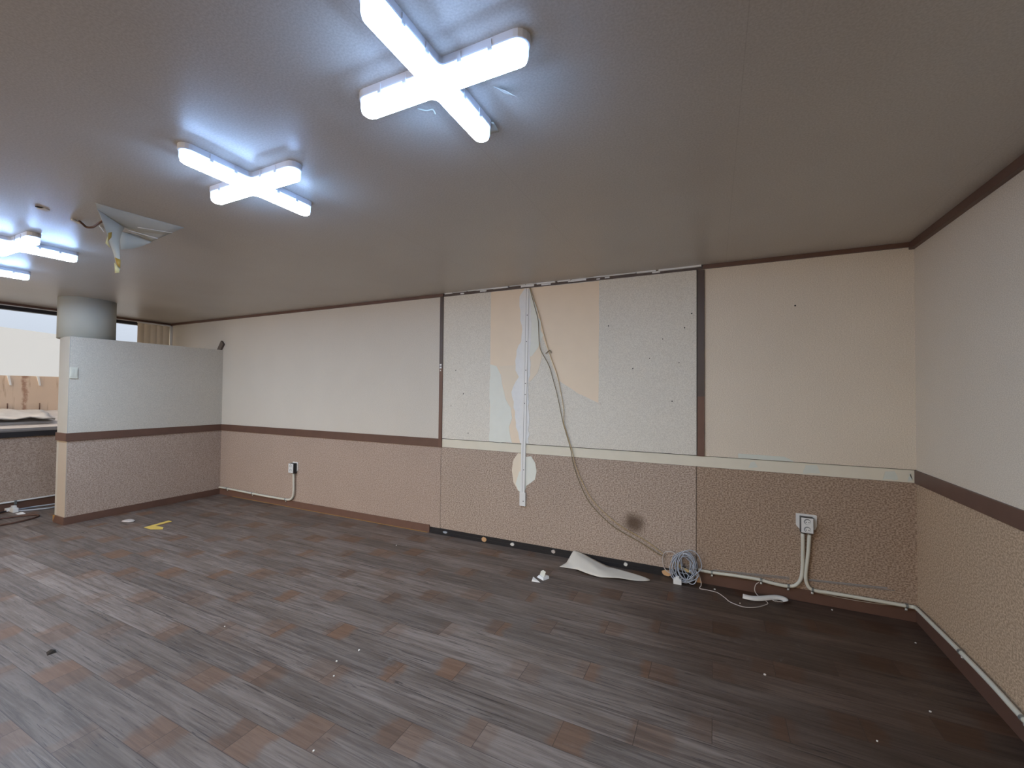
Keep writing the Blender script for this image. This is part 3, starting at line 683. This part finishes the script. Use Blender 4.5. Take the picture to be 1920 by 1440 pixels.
# trunking
t = thing('cable_trunking', (-2.70, 0, 0.39), 'slim white vertical cable trunking with an open slot running up the wall', 'trunking')
def lean(z): return -2.716+(z-.5)*0.0135
bm = bmesh.new()
for (a, b, d) in ((-.021, -.0035, .016), (-.0005, .021, .016)):
    v = [bm.verts.new((lean(z)+x, y, z)) for z in (.50, 2.362) for (x, y) in ((a, -.0078), (b, -.0078), (b, -d), (a, -d))]
    for q in ((0, 1, 2, 3), (7, 6, 5, 4), (0, 4, 5, 1), (1, 5, 6, 2), (2, 6, 7, 3), (3, 7, 4, 0)): bm.faces.new([v[i] for i in q])
v = [bm.verts.new((lean(z)+x, y, z)) for z in (.50, 2.362) for (x, y) in ((-.021, 0), (.021, 0), (.021, -.0078), (-.021, -.0078))]
for q in ((0, 1, 2, 3), (7, 6, 5, 4), (0, 4, 5, 1), (1, 5, 6, 2), (2, 6, 7, 3), (3, 7, 4, 0)): bm.faces.new([v[i] for i in q])
from_bm('channel', bm, 'pvc', t)
bm = bmesh.new()
v = [bm.verts.new((lean(z)+x, y, z)) for z in (.60, 2.30) for (x, y) in ((-.0034, -.0079), (-.0006, -.0079), (-.0006, -.0125), (-.0034, -.0125))]
for q in ((0, 1, 2, 3), (7, 6, 5, 4), (0, 4, 5, 1), (1, 5, 6, 2), (2, 6, 7, 3), (3, 7, 4, 0)): bm.faces.new([v[i] for i in q])
from_bm('slot', bm, 'recess', t)
box('end_box', -2.742, -2.684, -.022, 0, .395, .515, 'pvc', t, .003)
for (z, dx) in ((1.50, .008), (1.32, .002), (1.40, .008), (2.12, .010), (.44, .012), (.72, .008), (1.62, .009), (1.88, .010)):
    x = lean(max(z, .5))+dx; d = .0165 if z > .5 else .0225
    prism_obj('screw', disc(x, z, .0045, n=10), 'y', -d-.0008, -d+.001, 'hole', t)

# hanging wires
t = thing('hanging_wires', (-2.67, -.02, 2.36), 'two thin yellow brown wires hanging from the cornice down to the cable bundle', 'wire')
tube('wire', [(-2.662, -.014, 2.366), (-2.632, -.022, 2.27), (-2.607, -.02, 2.18), (-2.575, -.02, 2.06), (-2.565, -.02, 1.88), (-2.545, -.02, 1.79), (-2.47, -.02, 1.66), (-2.425, -.02, 1.52), (-2.385, -.02, 1.38), (-2.338, -.02, 1.171), (-2.310, -.02, 1.08), (-2.264, -.02, .93), (-2.243, -.016, .811), (-2.175, -.014, .632), (-2.085, -.014, .483), (-1.905, -.014, .332), (-1.69, -.014, .236), (-1.56, -.016, .172), (-1.50, -.016, .150)], .0030, 'wire_olive', t)
tube('wire', [(-2.655, -.014, 2.366), (-2.61, -.022, 2.24), (-2.57, -.02, 2.13), (-2.515, -.02, 1.93), (-2.462, -.02, 1.76), (-2.40, -.02, 1.60), (-2.368, -.02, 1.48), (-2.328, -.02, 1.27), (-2.330, -.02, 1.165), (-2.300, -.02, 1.07), (-2.248, -.02, .91), (-2.224, -.016, .805), (-2.150, -.014, .643), (-2.055, -.014, .502), (-1.872, -.014, .358), (-1.66, -.014, .262), (-1.55, -.016, .198), (-1.505, -.016, .168)], .0030, 'wire_yel', t)
tube('hook', [(-2.50, -.02, 1.765), (-2.485, -.022, 1.775), (-2.468, -.022, 1.790), (-2.453, -.022, 1.786), (-2.449, -.022, 1.767)], .004, 'wire_olive', t)

# coiled grey cable with its white plug
t = thing('cable_bundle', (-1.37, -.07, 0), 'tangled coil of grey cable with a white plug by the black strip', 'cable')
rr = random.Random(11); bm = bmesh.new(); pts = []
N = 12
for k in range(N*14+1):
    a = 2*math.pi*k/14; lp = k//14
    if k % 14 == 0: cx, cz, rx, rz, ph, yy = -1.352+rr.uniform(-.026, .030), .122+rr.uniform(-.022, .018), rr.uniform(.050, .090), rr.uniform(.080, .125), rr.uniform(-.7, .7), rr.uniform(-.028, .028)
    x = rx*math.cos(a); z = rz*math.sin(a)
    xx = cx+x*math.cos(ph)-z*math.sin(ph)*.6; zz = cz+z*math.cos(ph)+x*math.sin(ph)*.5
    zz = max(zz, .006)
    y = -.045-.05*(1-zz/.25)+yy
    pts.append((xx, min(y, -.019), zz))
sweep(bm, smooth_pts(pts, 3), .0034, 6); from_bm('coil', bm, 'wire_grey', t, True)
tube('loop', [(-1.40, -.05, .175), (-1.43, -.045, .20), (-1.455, -.035, .205), (-1.50, -.03, .19), (-1.515, -.03, .13), (-1.50, -.035, .07), (-1.46, -.045, .045), (-1.42, -.05, .06), (-1.395, -.05, .12)], .0034, 'wire_pale', t)
tube('loop', [(-1.35, -.05, .21), (-1.39, -.045, .205), (-1.43, -.04, .185), (-1.445, -.04, .14), (-1.42, -.05, .10), (-1.36, -.06, .09)], .0034, 'wire_grey', t)
tube('yellow_lead', [(-1.45, -.03, .155), (-1.41, -.05, .130), (-1.35, -.065, .105), (-1.31, -.065, .085)], .0055, 'wire_yel', t)
tube('yellow_lead', [(-1.45, -.03, .145), (-1.40, -.055, .115), (-1.34, -.070, .09), (-1.30, -.065, .078)], .0050, 'wire_yel', t)
tube('splice', [(-1.33, -.085, .085), (-1.305, -.085, .070), (-1.285, -.08, .062)], .0075, 'black', t)
tube('splice', [(-1.37, -.07, .122), (-1.345, -.07, .117)], .006, 'black', t, 2)
bm = bmesh.new(); bx(bm, -1.430, -1.372, -.125, -.085, .0, .040, .006); bx(bm, -1.414, -1.388, -.120, -.095, .040, .056, .004)
from_bm('plug', bm, 'pvc', t)

t = thing('loose_thin_wire', (-1.05, -.2, 0), 'thin pinkish wire looping from the bundle across the floor to the paper strip', 'wire')
tube('wire', [(-1.30, -.045, .115), (-1.27, -.05, .095), (-1.248, -.06, .055), (-1.240, -.085, .015), (-1.249, -.121, .003), (-1.20, -.125, .003), (-1.134, -.137, .003), (-1.085, -.20, .003), (-1.053, -.251, .003), (-.975, -.284, .003), (-.90, -.25, .003), (-.845, -.19, .003), (-.825, -.150, .003), (-.845, -.105, .003), (-.875, -.068, .006), (-.895, -.047, .03), (-.888, -.042, .07), (-.868, -.040, .092)], .0028, 'wire_pale', t)
t = thing('thin_wire', (-.3, -.015, .08), 'thin pale wire sagging under the conduit left of the right corner', 'wire')
tube('wire', [(-.55, -.014, .082), (-.47, -.014, .076), (-.386, -.014, .073), (-.219, -.014, .075), (-.06, -.014, .090)], .0026, 'wire_pale', t)
t = thing('flat_grey_strips', (-.6, 0, .1), 'thin grey metal strips stuck above the conduit beside the right outlet', 'strip')
def strip(x0, z0, x1, z1, h):
    bm = bmesh.new(); prism(bm, [(x0, z0), (x1, z1), (x1, z1+h), (x0, z0+h)], 'y', -.004, 0); return from_bm('strip', bm, 'alu', t)
strip(-1.16, .108, -.682, .146, .0035); strip(-1.16, .104, -.682, .138, .0030); strip(-1.0, .110, -.682, .131, .0025)
strip(-.57, .150, -.150, .178, .0080); strip(-.57, .145, -.112, .172, .0030)

# ------------------------------------------------------------------ things on the floor
V = [(-2.289, -.219, .002), (-2.256, -.140, .012), (-2.235, -.016, .076), (-2.165, -.016, .070), (-2.04, -.022, .026), (-1.924, -.060, .012), (-1.735, -.082, .006), (-1.531, -.144, .003),
     (-1.695, -.217, .003), (-1.80, -.244, .016), (-1.941, -.269, .003), (-2.034, -.275, .012), (-2.13, -.235, .014), (-2.185, -.085, .066), (-2.08, -.130, .058), (-1.975, -.215, .034), (-1.82, -.15, .008), (-1.70, -.14, .010)]
Fc = [(0, 1, 12), (1, 13, 12), (1, 2, 13), (2, 3, 13), (3, 4, 14, 13), (13, 14, 11, 12), (4, 5, 15, 14), (14, 15, 10, 11), (5, 6, 17, 16), (5, 16, 15), (15, 16, 9, 10), (16, 17, 8, 9), (6, 7, 17), (17, 7, 8)]
o = sheet('fallen_wallpaper', [(x, y, z+.002) for x, y, z in V], Fc, 'sheet', None, 2, .0015, ((2, 13), (13, 14), (14, 15), (15, 10), (5, 16), (5, 15), (16, 9), (12, 13), (13, 1)))
tag(o, 'creased off white piece of wallpaper lying against the black strip', 'wallpaper')
def chunk(name, pts, mat, label, cat, group=None):
    bm = bmesh.new()
    for p in pts: bm.verts.new(p)
    bmesh.ops.convex_hull(bm, input=bm.verts[:])
    return tag(from_bm(name, bm, mat), label, cat, group)
t = thing('broken_cap', (-2.335, -.46, 0), 'larger broken white plastic piece lying on the floor', 'debris')
bm = bmesh.new()
for p in [(-2.385, -.475, 0), (-2.318, -.51, 0), (-2.290, -.46, 0), (-2.300, -.43, 0), (-2.36, -.425, 0), (-2.37, -.47, .016), (-2.32, -.50, .014), (-2.30, -.44, .013), (-2.352, -.43, .017)]: bm.verts.new(p)
bmesh.ops.convex_hull(bm, input=bm.verts[:]); from_bm('shell', bm, 'pvc', t)
bm = bmesh.new()
for p in [(-2.365, -.462, .015), (-2.322, -.485, .014), (-2.318, -.455, .045), (-2.345, -.44, .048), (-2.362, -.445, .040)]: bm.verts.new(p)
bmesh.ops.convex_hull(bm, input=bm.verts[:]); from_bm('tab', bm, 'ivory', t)
chunk('paint_chip', [(-2.405, -.505, 0), (-2.392, -.56, 0), (-2.325, -.552, 0), (-2.365, -.515, 0), (-2.40, -.51, .014), (-2.39, -.552, .012), (-2.335, -.55, .006)], 'white', 'smaller broken white chip in front of the larger plastic piece', 'debris')
# curled paper strip
t = thing('curled_paper_strip', (-.85, -.13, 0), 'curled cream paper strip lying on the floor near the baseboard', 'paper')
cl = smooth_pts([(-.975, -.150, 0), (-.92, -.155, 0), (-.86, -.128, 0), (-.80, -.085, 0), (-.755, -.062, 0), (-.722, -.070, 0), (-.715, -.100, 0), (-.735, -.125, 0), (-.775, -.132, 0), (-.80, -.112, 0)], 5)
bm = bmesh.new(); n = len(cl); R = []
for i, c in enumerate(cl):
    f = i/(n-1); ww = .026 if f < .9 else .018
    lo = .008
    d = (cl[min(i+1, n-1)]-cl[max(i-1, 0)]).normalized(); nn = Vector((-d.y, d.x, 0))
    R.append((bm.verts.new(c+nn*ww*.55+Vector((0, 0, lo+ww*.75))), bm.verts.new(c-nn*ww*.55+Vector((0, 0, lo)))))
for i in range(n-1): bm.faces.new((R[i][0], R[i+1][0], R[i+1][1], R[i][1]))
o = from_bm('strip', bm, 'white', t, True); s = o.modifiers.new('thickness', 'SOLIDIFY'); s.thickness = .0012
# tape V, wrapper, crumbs
tag(prism_obj('floor_tape', [(-6.417, -1.205), (-6.465, -.965), (-6.400, -.965), (-6.375, -1.125), (-6.250, -1.112), (-6.185, -1.150), (-6.29, -1.205)], 'z', .0005, .0022, 'tape_y'), 'yellow tape corner mark stuck on the wood floor near the partition', 'tape')
tag(sheet('crumpled_wrapper', [(-6.93, -1.20, .003), (-6.80, -1.10, .012), (-6.70, -1.16, .003), (-6.78, -1.235, .010), (-6.82, -1.165, .030)], [(0, 1, 4), (1, 2, 4), (2, 3, 4), (3, 0, 4)], 'wire_pale', None, 1, .001), 'small crumpled grey scrap on the floor left of the yellow tape', 'scrap')
chunk('dark_pebble', [(-4.385, -2.52, 0), (-4.34, -2.53, 0), (-4.335, -2.495, 0), (-4.375, -2.488, 0), (-4.36, -2.51, .018), (-4.345, -2.505, .014)], 'dirt', 'small dark clod of dirt on the floor at far left', 'dirt')
rr = random.Random(5)
for i, (x, y) in enumerate(((-3.791, -.439), (-2.858, -1.978), (-2.574, -2.329), (-2.904, -1.768), (-3.796, -1.948), (-2.936, -1.891), (-.924, -1.013), (-.452, -.062), (-.111, -.304), (-.28, -.971), (-.552, -1.283), (-1.151, -.085), (-.996, -.236))):
    s = rr.uniform(.0035, .0055)
    chunk('plaster_crumb', [(x+s*math.cos(a)*rr.uniform(.7, 1.3), y+s*math.sin(a)*rr.uniform(.7, 1.3), h) for a in (0, 1.2, 2.6, 3.9, 5.1) for h in (0, s)], 'white', 'tiny white plaster crumb lying on the wood floor', 'crumb', 'plaster crumbs on the floor')

# under the left window
t = thing('white_connector', (-8.36, -1.58, 0), 'white plastic cable connector lying under the left window', 'connector')
bm = bmesh.new(); bx(bm, -8.43, -8.31, -1.60, -1.555, .0, .05, .008); from_bm('body', bm, 'pvc', t)
bm = bmesh.new(); bx(bm, -8.47, -8.41, -1.625, -1.58, .005, .040, .008); from_bm('end_cap', bm, 'pvc', t)
bm = bmesh.new(); bx(bm, -8.40, -8.35, -1.595, -1.56, .05, .072, .006); from_bm('latch', bm, 'pvc', t)
o = chunk('white_chip', [(-8.25, -1.60, 0), (-8.17, -1.60, 0), (-8.15, -1.545, 0), (-8.22, -1.54, 0), (-8.20, -1.57, .02), (-8.18, -1.56, .02)], 'pvc', 'flat white plastic chip in front of the cable connector', 'chip')
t = thing('floor_cable', (-8.35, -1.4, 0), 'grey cables lying on the floor along the window wall', 'cable')
tube('cable', [(-8.36, -1.575, .02), (-8.42, -1.50, .010), (-8.43, -1.40, .010), (-8.40, -1.28, .010), (-8.36, -1.0, .010), (-8.36, -.5, .010)], .009, 'wire_grey', t)
tube('cable', [(-8.34, -1.58, .012), (-8.25, -1.44, .010), (-8.20, -1.33, .010), (-8.24, -1.1, .010), (-8.28, -.7, .010)], .009, 'wire_grey', t)
tube('cable', [(-8.42, -1.62, .015), (-8.36, -1.75, .010), (-8.30, -1.95, .010), (-8.34, -2.3, .010)], .009, 'black', t)
t = thing('floor_cable', (-7.9, -1.7, 0), 'brown cable loop on the floor left of the partition end', 'cable')
tube('cable', [(-7.66, -2.10, .010), (-7.74, -1.84, .010), (-7.745, -1.73, .010), (-7.795, -1.60, .010), (-7.865, -1.530, .010), (-7.95, -1.525, .010), (-8.03, -1.62, .010), (-8.07, -1.76, .010), (-8.05, -2.0, .010), (-8.0, -2.3, .010)], .0085, 'wire_brown', t)
